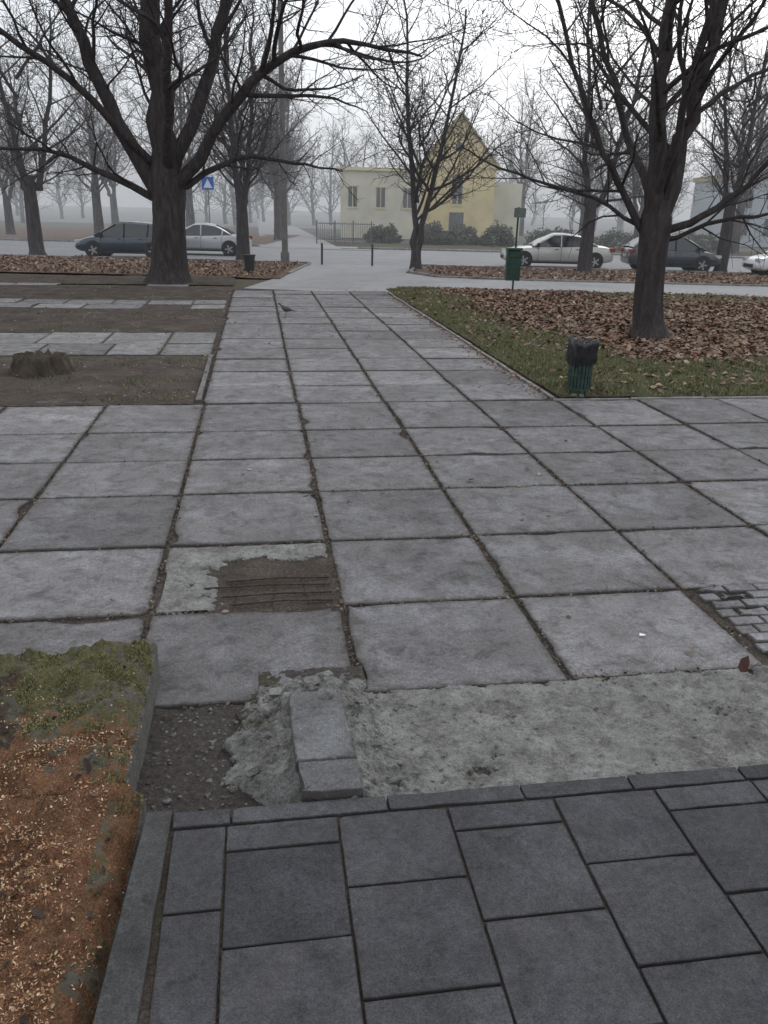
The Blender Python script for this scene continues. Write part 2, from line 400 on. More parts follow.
o=P.obj('porch_kerb',m_slab('porch_kerb_concrete',(.078,.079,.078),(.12,.12,.12),stain=.6,brown=.3,edgew=.25))
for v in o.data.vertices: v.co.x-= (2.33-v.co.y)*(.05 if v.co.x<-.40 else .015)
G=Geo(); G.box((1.46,1.1,.05),(3.7,2.38,.215)); G.obj('porch_base',[M_soil])
# ------------------------------------------------------------------ rough cement patch in front of porch
def pm(x,y):
    s=.05
    if x>.40: s=.95
    d=math.hypot((x-.74)/.30,(y-2.62)/.15)
    s-=.62*max(0,1.15-d)
    d=math.hypot((x-2.1)/.5,(y-2.86)/.09); s-=.6*max(0,1.15-d)
    d=math.hypot((x-1.36)/.05,(y-2.6)/.25); s-=.6*max(0,1-d)
    s-=.50*sst(3.08,3.24,y)
    if x<.42 and x>-.05: s=.35
    return sst(.28,.55,s+.34*fr(x,y,5.))
def pz(x,y):
    e=min(1,max(0,(3.27+.03*nz(x,0,6)-y)/.06)); m=pm(x,y)
    return -.03+e*(.020+.028*m+.014*nz(x,y,3)+.012*abs(nz(x,y,9))+.009*nz(x,y,22)+.005*nz(x,y,60))
grid('cement_patch',-.62,3.9,2.2,3.33,460,125,pz,[M_cem],colf=lambda x,y:(.15+.72*pm(x,y),0,0))
# crumbling ramp
def md(x,y):
    xc=.215; t=(y-2.3)/1.0
    hL=.47-.14*t+.07*fr(0,y,6,1); hR=.40-.16*t+.05*fr(0,y,7,5)
    return (xc-x)/hL if x<xc else (x-xc)/hR
def mz(x,y):
    d=md(x,y); q=max(0,d-.22)/.78
    h=(.035+.125*(1-q)) if q<1 else 0
    if q>=.96 and q<1: h*=(1-q)/.04
    if y>3.0: h*=max(0,1-((y-3.0)/.38)**1.6)
    if y>2.96 and abs(x-.2)<.26: h+=.02
    n=.05*(abs(nz(x,y,6))-.2)+.03*(abs(nz(x,y,14,3))-.2)+.018*nz(x,y,28)+.010*nz(x,y,60)
    if x<.13: h-= .16*sst(2.62,2.40,y+.5*(x+.05))
    return h-.02+n*min(1,max(.15,h*14))
def mc(x,y):
    m=0
    if y>3.02: m=.40
    if x<.04 and y>2.90: m=.5
    z_=mz(x,y)
    return (.95 if z_>.012 else .1,m,0)
grid('broken_ramp',-.34,.78,2.30,3.48,230,240,mz,[M_cem],colf=mc,clip=lambda x,y: mz(x,y)>-.022)
P=SG()
slab(P,.095,.325,2.33,2.52,0,.45,gap=.0015,chip=.4,th_=.05,nseg=12,jit=.5); slab(P,.085,.325,2.52,3.03,0,.55,gap=.0015,chip=.9,th_=.05,nseg=22,jit=.6)
for i,vv in enumerate(P.v):
    x_,y_,z_=vv; P.v[i]=(x_-(y_-2.3)*.02,y_,z_+.200-(y_-2.3)*.045)
P.obj('ramp_tile',m_slab('ramp_tile_concrete',(.14,.14,.14),(.20,.20,.20),brown=.3,edgew=.2))
rb=bmesh.new()
def rock(c,s,fl=.6):
    pts=[]
    for _ in range(16):
        d=Vector((random.gauss(0,1),random.gauss(0,1),random.gauss(0,1))).normalized()*random.uniform(.7,1.1)
        pts.append(rb.verts.new(Vector(c)+Vector((d.x*s,d.y*s*random.uniform(.7,1),d.z*s*fl))))
    bmesh.ops.convex_hull(rb,input=pts)
    bmesh.ops.delete(rb,geom=[v for v in pts if not v.link_faces],context='VERTS')
for (x,y,s_) in ((-.16,2.62,.035),(-.20,2.78,.03),(-.17,2.50,.035),(.52,2.42,.035),(.50,2.62,.03),(.46,2.5,.045),(.42,2.75,.04),(-.08,2.66,.05),(-.02,2.84,.04),
                 (.10,3.10,.055),(.19,3.13,.06),(.29,3.10,.05),(.35,3.15,.04),(.03,3.13,.045),(-.02,3.00,.04),(.40,3.02,.04),(.25,3.22,.04),(.13,3.22,.035),(.08,3.03,.04)):
    rock((x,y,mz(x,y)+s_*.12),s_,.55)
for _ in range(260):
    x=random.gauss(.15,.38);y=random.uniform(2.36,3.3); rock((x,y,max(mz(x,y),pz(x,y))+.001),random.uniform(.004,.016),.7)
for _ in range(240):
    x=random.uniform(.4,3.0);y=random.uniform(2.4,3.25); rock((x,y,pz(x,y)+.001),random.uniform(.004,.014),.7)
for _ in range(140):
    x=random.uniform(-.5,-.05);y=random.uniform(2.4,3.2); rock((x,y,pz(x,y)+.001),random.uniform(.004,.012),.7)
rm=bpy.data.meshes.new('concrete_rubble'); rb.to_mesh(rm); rb.free(); rm.materials.append(M_cem)
a_=rm.attributes.new('col','FLOAT_COLOR','POINT'); a_.data.foreach_set('color',np.tile(np.array([.7,0.08,0,1],dtype=np.float32),len(rm.vertices)))
link(bpy.data.objects.new('concrete_rubble',rm))
# ------------------------------------------------------------------ mossy raised bed
def bx(y): return -.53+.012*nz(0,y,5,3) if y>2.45 else -.462-.055*(2.33-y)
def bz(x,y):
    e=bx(y)-x; b=3.48+.09*fr(x,0,2.5)-y
    edge=min(e,b)
    h=.20 if y>2.4 else .20-.10*min(1,(2.4-y)/.5)
    h+=.05*min(1,max(0,(y-2.6)))*max(0,1-abs(e-.2)/.5)
    h+=.03*nz(x,y,2.5)+.032*nz(x,y,8)+.018*nz(x,y,22)+.008*nz(x,y,50)
    h-=.07*max(0,1-edge/.06)
    if edge<.004: h=-.05
    return h
def bc(x,y):
    e=bx(y)-x
    m=.50+(y-2.8)*.7-max(0,e-.42)*1.1
    if y<2.3: m-= .3
    if e<.12 and y<2.7: m=max(m,.45)
    s=.0
    if e>.45 and y>2.7: s=.62
    elif y<2.2: s=.2
    cc=.95 if (e<.012 or 3.5-y<.012) else (.44 if e<.14 and y>2.5 else .0)
    if y>3.2: cc=max(cc,.40)
    return (max(0,min(1,m)),s,cc)
v=[];c=[];f=[]
nx,ny=190,300
for j in range(ny+1):
    yv=-.6+(3.62+.6)*j/ny
    for i in range(nx+1):
        xv=bx(yv)-((1-i/nx)**1.5)*2.6
        v.append((xv,yv,bz(xv,yv))); c.append((*bc(xv,yv),1))
for j in range(ny):
    for i in range(nx):
        a=j*(nx+1)+i; f.append((a,a+1,a+nx+2,a+nx+1))
mesh_obj('mossy_raised_bed',v,f,[M_bed],smooth=True,cols=c)
# ------------------------------------------------------------------ scatter
def bits(name,pts,sz,pal,mat,tilt=.5,asp=(.5,1.),fold=True):
    n=len(pts); pts=np.asarray(pts,dtype=float)
    s=rng.uniform(sz[0],sz[1],n); a=rng.uniform(0,2*math.pi,n); ar=rng.uniform(asp[0],asp[1],n)
    tx=rng.normal(0,tilt,n); ty=rng.normal(0,tilt,n)
    ux=np.stack([np.cos(a),np.sin(a),np.clip(tx,-1.2,1.2)],1)*s[:,None]*.5
    uy=np.stack([-np.sin(a),np.cos(a),np.clip(ty,-1.2,1.2)],1)*(s*ar)[:,None]*.5
    up=np.zeros((n,3)); up[:,2]=s*rng.uniform(-.1,.25,n)
    lift=np.zeros((n,3)); lift[:,2]=np.abs(ux[:,2])*.5+np.abs(uy[:,2])*.5
    c=pts+lift
    vs=np.stack([c-ux,c-ux*.3-uy+up,c+ux*.5-uy*.8+up,c+ux,c+ux*.5+uy*.8+up,c-ux*.3+uy+up],1).reshape(-1,3)
    pal=np.asarray(pal); col=pal[rng.integers(0,len(pal),n)]*rng.uniform(.65,1.3,(n,1))
    col=np.concatenate([col,np.ones((n,1))],1).repeat(6,0)
    b=np.arange(n)*6
    f=np.stack([b,b+1,b+2,b+3],1).tolist()+np.stack([b,b+3,b+4,b+5],1).tolist()
    return mesh_obj(name,vs.tolist(),f,[mat],cols=col)
leafpal=[(.21,.128,.092),(.26,.17,.125),(.17,.10,.072),(.31,.225,.17),(.13,.082,.062),(.25,.18,.14),(.37,.28,.21),(.24,.13,.075)]
darkpal=[(.09,.065,.052),(.06,.048,.04),(.12,.09,.072),(.05,.045,.035)]
lawn_x0=3.72
def lz(x,y): 
    e=min(x-lawn_x0,y-9.5); return .0+.05*min(1,max(0,e/.5))+.03*nz(x,y,.6)+.012*nz(x,y,4)
def vlim(x,y):
    Fq=CP*y+SP*x; return Fq<24.5
lo=grid('lawn',lawn_x0,22,9.48,25,150,130,lz,[M_lawn],clip=vlim)
def leafmask(x,y):
    lb=5.1+.7*nz(0,y,.5,3)+ (0.5 if y<15 else 0); ln=11.7+.7*nz(x,0,.5,5)+ .25*max(0,7-x)
    return min(x-lb,y-ln)
pts=[]
while len(pts)<44000:
    x=random.uniform(3.8,17);y=random.uniform(9.6,24.4)
    if not vlim(x,y): continue
    m=leafmask(x,y)+.8*nz(x,y,1.3)
    far=CP*y+SP*x
    p=min(1,max(.07,m*1.1+.35))
    if m>.4 and nz(x,y,2.2,8)>.25: p=.35
    if far>22.3 and x>9.5: p=.12
    if random.random()<p: pts.append((x,y,lz(x,y)+random.uniform(.0,.02)))
bits('fallen_leaves',pts,(.05,.12),leafpal,M_bits,.28)
pts=[]
while len(pts)<52000:
    x=lawn_x0+abs(random.gauss(0,1))*1.6 if random.random()<.65 else random.uniform(lawn_x0,16); y=random.uniform(9.5,24.5)
    if random.random()<.35: y=random.uniform(9.5,12.6); x=random.uniform(lawn_x0,11)
    if x>17 or not vlim(x,y): continue
    m=leafmask(x,y)
    far=CP*y+SP*x
    if m>.2 and not (far>22.3 and x>9.5): continue
    if nz(x,y,1.1,9)+.5*nz(x,y,3.,2)<.0: 
        if random.random()<.85: continue
    pts.append((x,y,lz(x,y)))
def blades(name,pts,h,pal,w_=.006):
    n=len(pts); pts=np.asarray(pts); a=rng.uniform(0,6.283,n); hh=rng.uniform(h[0],h[1],n); ln=rng.normal(0,.45,(n,2))
    d=np.stack([np.cos(a),np.sin(a),0*a],1)*w_
    tip=pts+np.stack([ln[:,0]*hh,ln[:,1]*hh,hh],1)
    vs=np.stack([pts-d,pts+d,tip],1).reshape(-1,3); b=np.arange(n)*3
    pal=np.asarray(pal); col=pal[rng.integers(0,len(pal),n)]*rng.uniform(.7,1.3,(n,1))
    col=np.concatenate([col,np.ones((n,1))],1).repeat(3,0)
    return mesh_obj(name,vs.tolist(),np.stack([b,b+1,b+2],1).tolist(),[M_grass],cols=col)
gp=[(.16,.175,.078),(.19,.20,.095),(.13,.145,.065),(.24,.225,.13),(.21,.19,.12),(.18,.18,.09)]
blades('lawn_grass',pts,(.025,.065),gp,.008)
kerb('lawn_edging',[((3.64,9.5,0),(3.64,23.2,0)),((3.6,9.43,0),(22,9.43,0))],.008,.05)
pts=[]
for _ in range(9000):
    x=-.8-abs(random.gauss(0,3));y=random.choice((random.uniform(9.5,12.6),random.uniform(9.5,12.6),random.uniform(15.3,18.8)))
    if nz(x,y,1.2,4)>.1 and x>-13: pts.append((x,y,.01))
blades('soil_grass_tufts',pts,(.02,.06),gp,.006)
pts=[]
for _ in range(100): pts.append((random.uniform(-.6,4) ,random.uniform(3.4,24),.008))
for _ in range(350): pts.append((random.uniform(-.6,3.6) ,random.uniform(14,24),.008))
for _ in range(900): pts.append((3.6-abs(random.gauss(0,.12)),random.uniform(9.5,23),.008))
for _ in range(2200): pts.append((random.uniform(-12,-.7),random.uniform(9.5,25),.03))
for _ in range(60): pts.append((random.uniform(-6,9),random.uniform(4,9.4),.008))
bits('scattered_leaves',pts,(.02,.055),leafpal,M_bits,.2)
pts=[]
for xx in XL[4:12]:
    for _ in range(600): pts.append((xx+random.gauss(0,.016),random.uniform(3.3,9.4),-.007))
for xx in XP:
    for _ in range(1300): pts.append((xx+random.gauss(0,.02),random.uniform(9.4,23.4),-.006))
for yy in YL:
    for _ in range(700): pts.append((random.uniform(-5,8),yy+random.gauss(0,.012),-.007))
for _ in range(900): pts.append((1.47+abs(random.gauss(0,.5)),3.22+random.gauss(0,.03),-.004))
bits('joint_debris',pts,(.008,.026),darkpal+[(.17,.11,.08),(.2,.17,.14),(.06,.075,.03)],M_bits,.35,(.3,1))
pts=[]
for _ in range(9000):
    q=V(random.uniform(-22,-3.8),random.uniform(27.3,35.4),.04); pts.append(tuple(q))
for _ in range(9000):
    r_=random.uniform(1.5,24); fq=random.uniform(29.3,35.4)
    if fq>31.5-(r_-1)*1.1: pts.append(tuple(V(r_,fq,.03)))
bits('verge_leaves',pts,(.06,.13),leafpal+[(.38,.28,.21)],M_bits,.35)
pts=[]
while len(pts)<36000:
    y=random.uniform(.6,3.2); x=bx(y)-random.uniform(.0,1.25)
    m,s_,_=bc(x,y)
    if m+.5*nz(x,y,5)>.42 and random.random()<.93: continue
    if s_>.5 and random.random()<.7: continue
    if nz(x,y,4,2)<-.2 and random.random()<.7: continue
    pts.append((x,y,bz(x,y)+.001))
bits('sawdust_and_needles',pts,(.004,.014),[(.48,.27,.15),(.56,.38,.23),(.38,.19,.10),(.26,.12,.07),(.62,.48,.32),(.11,.06,.042)],M_bits,.5,(.15,.6))
pts=[]
for _ in range(90):
    y=random.uniform(1.3,3.2); x=bx(y)-random.uniform(.02,.9); pts.append((x,y,bz(x,y)+.002))
bits('dark_bed_leaves',pts,(.02,.05),[(.045,.035,.03),(.07,.05,.038),(.13,.085,.05),(.05,.042,.038)],M_bits,.7,(.3,.8))
pts=[]
while len(pts)<20000:
    y=random.uniform(2.3,3.5); x=bx(y)-random.uniform(.0,1.1)
    m,_,_=bc(x,y)
    if m+.6*nz(x,y,6)<.5 or nz(x,y,9,5)<.06: continue
    z_=bz(x,y)
    if z_<.05: continue
    pts.append((x,y,z_-.003))
blades('moss_tufts',pts,(.004,.011),[(.16,.155,.065),(.24,.23,.10),(.30,.285,.14),(.10,.095,.05),(.36,.33,.19)],.0035)
mesh_obj('paper_scrap',[(2.0,3.60,.010),(2.03,3.59,.016),(2.04,3.61,.010),(2.01,3.62,.016)],[(0,1,2,3)],[simple('white_paper',(.75,.76,.78),.6)])
bits('curled_dark_leaf',[(2.37,3.16,.01),(2.40,3.17,.02),(2.36,3.19,.015)],(.05,.07),[(.07,.032,.027)],M_bits,.8)
# ------------------------------------------------------------------ trees
class Tree:
    def __init__(s,seed): s.v=[];s.f=[];s.r=random.Random(seed); s.sh=0.
    def tube(s,pts,rad,n):
        b=len(s.v); k=len(pts); u=None
        for i in range(k):
            t=(pts[min(i+1,k-1)]-pts[max(i-1,0)]).normalized()
            u=t.orthogonal().normalized() if u is None else (u-t*u.dot(t)).normalized()
            w_=t.cross(u); r=rad[i]
            for j in range(n):
                a=6.2832*j/n; s.v.append(tuple(pts[i]+u*(r*math.cos(a))+w_*(r*math.sin(a))))
        for i in range(k-1):
            for j in range(n):
                q=(j+1)%n; s.f.append((b+i*n+j,b+i*n+q,b+(i+1)*n+q,b+(i+1)*n+j))
    def grow(s,p,d,L,r,lev,minr,maxlev,up=.05):
        R_=s.r; n=max(3,min(9,int(L/(.35 if lev>1 else .5)))); st=L/n
        pts=[p.copy()];rad=[r]; d=d.normalized()
        for i in range(n):
            d=(d+Vector((R_.gauss(0,.15),R_.gauss(0,.15),R_.gauss(0,.12)+up))).normalized()
            p=p+d*st; pts.append(p.copy()); rad.append(max(minr*.6,r*(1-.8*(i+1)/n)))
        s.tube(pts,rad,6 if r>.05 else (4 if r>.02 else 3))
        s.kids(pts,rad,L,lev,minr,maxlev,up)
    def kids(s,pts,rad,L,lev,minr,maxlev,up,t0=.2,dens=1.):
        if lev>=maxlev: return
        R_=s.r; k=int({1:3.0,2:3.6,3:4.2,4:4.5}.get(lev,3)*L**.8*dens+1.5); n=len(pts)-1
        if lev>=3: k=min(k,7)
        side=R_.uniform(0,6.28)
        for q in range(k):
            t=t0+(1-t0)*(q+R_.random())/k; x=t*n; i=min(n-1,int(x)); fr_=x-i
            p=pts[i].lerp(pts[i+1],fr_); r=rad[i]*(1-fr_)+rad[i+1]*fr_
            ax=(pts[i+1]-pts[i]).normalized(); side+=2.4+R_.gauss(0,.5)
            u=ax.orthogonal().normalized(); w_=ax.cross(u)
            o=u*math.cos(side)+w_*math.sin(side); an=R_.uniform(.55,1.15)
            d=ax*math.cos(an)+o*math.sin(an)
            l2=L*R_.uniform(.28,.55)*(1-.45*t) if lev>1 else L*R_.uniform(.3,.6)*(1-.4*t)
            l2=max(.35,l2)
            s.grow(p,d,l2,max(minr,min(r*.6,.012*l2**1.2+.004)),lev+1,minr,maxlev,up)
    def limb(s,cp,r0,r1,lev,minr,maxlev,n=8,t0=.15,dens=1.,up=.05):
        P_=[Vector((c[0]+s.sh*c[2],c[1],c[2])) for c in cp]; pts=[];m=4
        for i in range(len(P_)-1):
            a=P_[max(i-1,0)];b=P_[i];c=P_[i+1];d=P_[min(i+2,len(P_)-1)]
            for j in range(m):
                t=j/m
                q=.5*((2*b)+(c-a)*t+(2*a-5*b+4*c-d)*t*t+(3*b-a-3*c+d)*t**3)
                wb=.03+ .25*r0
                pts.append(q+Vector((s.r.gauss(0,wb*.6),s.r.gauss(0,wb*.6),s.r.gauss(0,.02))))
        pts[0]=P_[0]; pts.append(P_[-1]); k=len(pts)
        rad=[(r0+(r1-r0)*(i/(k-1)))*(1+s.r.gauss(0,.03)) for i in range(k)]
        s.tube(pts,rad,n)
        L=sum((pts[i+1]-pts[i]).length for i in range(k-1))
        s.kids(pts,rad,L,lev,minr,maxlev,up,t0,dens)
    def trunk(s,cp,rad,n=14):
        pts=[]; rr=[]
        for i in range(len(cp)-1):
            for j in range(4):
                t=j/4; pts.append(Vector(cp[i]).lerp(Vector(cp[i+1]),t)); rr.append(rad[i]*(1-t)+rad[i+1]*t)
        pts.append(Vector(cp[-1])); rr.append(rad[-1])
        pts=[Vector((p.x+s.sh*p.z,p.y,p.z)) for p in pts]; b=len(s.v)
        s.tube(pts,rr,n)
        for i in range(b,len(s.v)):
            x,y,z=s.v[i]; a=math.atan2(y,x)
            q=1+.09*noise.noise(Vector((math.cos(a)*1.6,math.sin(a)*1.6,z*.7)))+.05*noise.noise(Vector((math.cos(a)*5,math.sin(a)*5,z*2.5)))+ (.30*max(0,1-z/.5)*noise.noise(Vector((math.cos(a)*3,math.sin(a)*3,7))))
            cx=s.sh*z; s.v[i]=(cx+(x-cx)*q,y*q,z)
    def obj(s,name,loc,mat,rz=-PSI,sc=1):
        o=mesh_obj(name,s.v,s.f,[mat],smooth=True); o.location=loc; o.rotation_euler=(0,0,rz); o.scale=(sc,)*3; return o
t=Tree(11); t.sh=.05
t.trunk([(0,0,-.1),(0,0,.12),(0,0,.4),(0,0,1.0),(0,0,1.8),(.02,0,2.6),(0,0,3.1)],[.85,.68,.56,.5,.47,.48,.42],24)
t.limb([(0,0,2.6),(-.25,.1,5.1),(-.5,.3,7.9),(-.4,.3,11)],.43,.14,1,.009,4,12,.25,1.1)
t.limb([(-.15,0,2.3),(-1.25,-.3,4.3),(-2.1,-.6,6.2),(-2.7,-.8,7.9),(-3.2,-1,10.8)],.26,.07,1,.009,4,8,.3)
t.limb([(.2,0,2.5),(1.7,-.4,4.5),(3.2,-.6,5.9),(5,-.7,6.3),(7.0,-.9,6.0)],.19,.025,1,.009,4,8,.25)
t.limb([(.3,0,2.6),(2,.3,3.5),(3.5,.4,3.4),(5.0,.3,3.2)],.10,.02,2,.009,4,6)
t.limb([(-.3,0,2.3),(-2.1,.2,3.1),(-3.7,.1,3.6),(-5.8,-.2,3.5)],.13,.02,2,.009,4,6)
t.limb([(.1,0,3.0),(1.1,.8,6),(1.8,1.6,9),(2.4,2,11)],.22,.07,1,.009,4,8,.3)
t.limb([(0,.1,2.8),(-.6,2,5),(-1.4,3.4,7.4),(-2,4,10)],.18,.05,1,.01,4,8,.3,.8)
t.limb([(0,-.1,3.0),(.5,-1.8,5.2),(.9,-3,7.6),(1.2,-3.8,9.5)],.17,.04,1,.009,4,8,.3,.8)
t.limb([(-.3,-.1,3.2),(-2.2,-1.4,5.2),(-4.2,-2,6.4),(-6,-2.3,6.8)],.13,.02,1,.009,4,6,.3,.8)
t.obj('bare_linden_tree',V(-6.6,24.9,0),M_bark)
t=Tree(23); t.sh=-.13
t.trunk([(0,0,-.1),(0,0,.08),(.01,0,.3),(.03,0,.9),(.08,0,1.6),(.13,0,2.1),(.16,0,2.4)],[.5,.38,.29,.26,.25,.27,.2],20)
t.limb([(.1,0,1.9),(.10,-.1,3.4),(.20,-.1,4.6),(.4,0,6),(.6,0,8.5)],.18,.06,1,.007,4,10,.2,1.1)
t.limb([(.18,0,1.9),(.62,.1,3.4),(1.0,.2,4.5),(1.5,.3,6),(2.2,.4,8.5)],.17,.05,1,.007,4,10,.2,1.1)
t.limb([(.0,0,1.8),(-.5,-.1,2.5),(-.95,-.3,3.4),(-1.5,-.5,4.8),(-1.9,-.6,6.2)],.075,.02,1,.007,4,6,.2,.9)
t.limb([(0,0,1.9),(-.9,.2,2.4),(-2.3,.3,2.8),(-3.2,.3,3.2)],.045,.012,2,.007,4,5)
t.limb([(.3,0,1.9),(1.1,-.2,2.3),(1.8,-.3,2.9),(2.8,-.5,4.2)],.085,.02,1,.007,4,6,.2,.9)
t.limb([(.3,0,1.75),(1.4,.2,2.1),(2.6,.3,2.3),(3.6,.4,2.8)],.05,.012,2,.007,4,5)
t.limb([(.1,.1,2.2),(.0,1.3,3.6),(-.3,2.2,5.4),(-.4,2.8,7)],.09,.03,1,.008,4,6,.2,.8)
t.limb([(.1,-.1,2.4),(.3,-.9,3.8),(.5,-1.6,5.4),(.6,-2,7)],.08,.03,1,.007,4,6,.3,.7)
t.obj('bare_linden_tree',V(4.85,15.2,.04),M_bark)
def vtree(seed,lean=.0,h=10.,r=.19,fork=.6):
    t=Tree(seed); R_=t.r
    t.trunk([(0,0,-.1),(0,0,.15),(0,0,fork*.6),(0,0,fork+.3)],[r*1.9,r*1.45,r*1.25,r*1.1],12)
    t.limb([(-.05,0,fork),(-.15,.1,h*.28),(-.5,.2,h*.6),(-.8,.3,h)],r*.9,.03,1,.012,4,7,.22,1.2,.07)
    t.limb([(.05,0,fork),(.45,-.1,h*.3),(1.1,-.2,h*.62),(1.5,-.2,h*.95)],r*.8,.03,1,.012,4,7,.22,1.2,.07)
    for k in range(5):
        a=k*1.3+R_.uniform(0,.5); q=R_.uniform(1.8,3); z=fork+h*.12+h*.07*k
        t.limb([(0,0,z),(q*.5*math.cos(a),q*.5*math.sin(a),z+1.0),(q*1.2*math.cos(a),q*1.2*math.sin(a),z+2.2+R_.random())],r*.35,.02,2,.012,4,5,.2,1.,.06)
    return t
t=vtree(5,h=9.6,r=.17,fork=.7); t.obj('bare_linden_tree',V(1.05,34.0),M_barks[0])
t=vtree(8,h=10.2,r=.2,fork=2.6); t.obj('bare_linden_tree',V(7.9,34.0),M_barks[0])
lib={}
gens=[vtree(sd,h=hh,r=.22,fork=fk) for sd,fk,hh in ((31,2.8,9.5),(42,2.2,11),(57,3.3,12))]
def tmesh(i):
    if i not in lib:
        m=bpy.data.meshes.new('bare_tree_mesh'); m.from_pydata(gens[i].v,[],gens[i].f)
        m.polygons.foreach_set('use_smooth',np.ones(len(m.polygons),dtype=bool)); m.materials.append(None); lib[i]=m
    return lib[i]
def place(i,R_,F_,sc,rz,name='bare_linden_tree'):
    haze_tier=0 if F_<45 else (1 if F_<66 else 2)  # farther trees get bark with more haze painted in
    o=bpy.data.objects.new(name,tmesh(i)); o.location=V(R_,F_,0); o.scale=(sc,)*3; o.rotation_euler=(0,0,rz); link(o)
    o.material_slots[0].link='OBJECT'; o.material_slots[0].material=M_barks[haze_tier]
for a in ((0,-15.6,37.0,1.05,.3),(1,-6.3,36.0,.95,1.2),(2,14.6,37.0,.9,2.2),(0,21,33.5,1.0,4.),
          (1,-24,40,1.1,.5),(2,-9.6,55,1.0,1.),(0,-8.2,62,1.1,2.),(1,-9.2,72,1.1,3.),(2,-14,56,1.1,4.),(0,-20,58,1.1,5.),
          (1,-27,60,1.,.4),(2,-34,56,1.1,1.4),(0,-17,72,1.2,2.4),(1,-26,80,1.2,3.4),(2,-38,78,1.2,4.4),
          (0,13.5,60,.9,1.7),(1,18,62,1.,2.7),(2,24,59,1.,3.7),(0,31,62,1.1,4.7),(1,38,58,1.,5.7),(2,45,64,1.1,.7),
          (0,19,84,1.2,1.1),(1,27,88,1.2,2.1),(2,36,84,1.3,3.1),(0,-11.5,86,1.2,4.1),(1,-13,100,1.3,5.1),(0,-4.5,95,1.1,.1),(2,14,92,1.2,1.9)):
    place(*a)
dm=Tree(99); R_=dm.r
for k in range(90):
    a=R_.uniform(-1.0,1.0); D=R_.uniform(105,190); p=V(math.sin(a)*D,math.cos(a)*D,0); h=R_.uniform(9,15)
    dm.limb([p,p+Vector((R_.gauss(0,.3),0,h*.4)),p+Vector((R_.gauss(0,1),0,h))],.3,.06,2,.05,4,5,.15,1.1,.06)
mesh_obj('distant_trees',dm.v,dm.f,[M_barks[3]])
def bush(name,c,rad,n,seed,mat):
    R_=random.Random(seed); vs=[];fs=[];cs=[]
    for _ in range(n):
        a=R_.uniform(0,6.283);b=math.acos(R_.uniform(0,1)); q=R_.uniform(.55,1)**.5
        k=1+.5*noise.noise(Vector((math.cos(a)*2+seed,math.sin(a)*2,b*2)))
        p=Vector((c[0]+rad[0]*q*k*math.sin(b)*math.cos(a),c[1]+rad[1]*q*k*math.sin(b)*math.sin(a),c[2]+rad[2]*q*k*math.cos(b)))
        s_=R_.uniform(.05,.14); d1=Vector((R_.gauss(0,1),R_.gauss(0,1),R_.gauss(0,1))).normalized()*s_; d2=d1.orthogonal().normalized()*s_*.7
        i=len(vs); vs+= [tuple(p-d1),tuple(p-d2),tuple(p+d1),tuple(p+d2)]; fs.append((i,i+1,i+2,i+3))
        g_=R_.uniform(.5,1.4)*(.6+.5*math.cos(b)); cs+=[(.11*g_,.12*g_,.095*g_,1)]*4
    return mesh_obj(name,vs,fs,[mat],cols=cs)
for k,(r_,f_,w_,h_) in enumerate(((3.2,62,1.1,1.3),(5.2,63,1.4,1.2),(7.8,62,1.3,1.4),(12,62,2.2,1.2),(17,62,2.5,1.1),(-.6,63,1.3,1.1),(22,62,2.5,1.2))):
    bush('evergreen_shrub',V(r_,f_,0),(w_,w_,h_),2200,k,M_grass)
# ------------------------------------------------------------------ building
M_yel=simple('yellow_plaster',(.76,.64,.36),.85,var=.12,scale=.8)
M_white=simple('white_plaster',(.70,.67,.55),.85,var=.12,scale=.6)
M_win=simple('window_glass',(.13,.135,.145),.25,spec=.5,var=.3)
M_roof=simple('sheet_roof',(.46,.38,.22),.6,var=.12,scale=1)
M_trim=simple('trim_paint',(.78,.68,.42),.7,var=.08)
e=empty('yellow_gabled_house',V(0,72,0),-PSI)
G=Geo(); G.box((-.9,3,2.6),(6.6,9,5.2)); G.obj('wing_walls',[M_white],e)
x0,x1,y0,y1,hz_,pk=2.4,8.5,-.5,12,5.9,9.6; xc=(x0+x1)/2
mesh_obj('gable_walls',[(x0,y0,0),(x1,y0,0),(x1,y0,hz_),(xc,y0,pk),(x0,y0,hz_),(x0,y1,0),(x1,y1,0),(x1,y1,hz_),(xc,y1,pk),(x0,y1,hz_)],
  [(0,1,2,3,4),(6,5,9,8,7),(1,6,7,2),(5,0,4,9)],[M_yel],e)
G=Geo()
for sgn in (-1,1):
    xa=xc+sgn*(x1-xc+.35); za=hz_-.35*(pk-hz_)/(x1-xc)
    G.v+= [(xa,y0-.4,za+.05),(xa,y1+.3,za+.05),(xc,y1+.3,pk+.06),(xc,y0-.4,pk+.06),(xa,y0-.4,za+.22),(xa,y1+.3,za+.22),(xc,y1+.3,pk+.26),(xc,y0-.4,pk+.26)]
    b=len(G.v)-8
    for q in ((0,1,2,3),(7,6,5,4),(0,3,7,4),(1,5,6,2),(0,4,5,1)): G.f.append(tuple(b+i for i in q)); G.m.append(0)
G.obj('gable_roof',[M_roof],e)
G=Geo(); G.box((-.95,3,5.32),(7.0,9.5,.24)); G.box((xc,y0-.06,hz_-.15),(x1-x0+.1,.12,.25)); G.obj('cornice',[M_trim],e)
G=Geo(); G2=Geo()
for wx in (-3.2,-.9,1.3):
    G.box((wx,-1.52,3.2),(.7,.06,1.5)); G2.box((wx,-1.51,4.03),(.9,.1,.14)); G2.box((wx,-1.51,2.38),(.9,.14,.12)); G2.box((wx,-1.56,3.2),(.06,.04,1.5))
G.box((5.45,y0-.02,3.8),(.8,.06,1.9)); G.cyl((5.45,y0-.05,4.75),(5.45,y0+.01,4.75),.4,n=20)
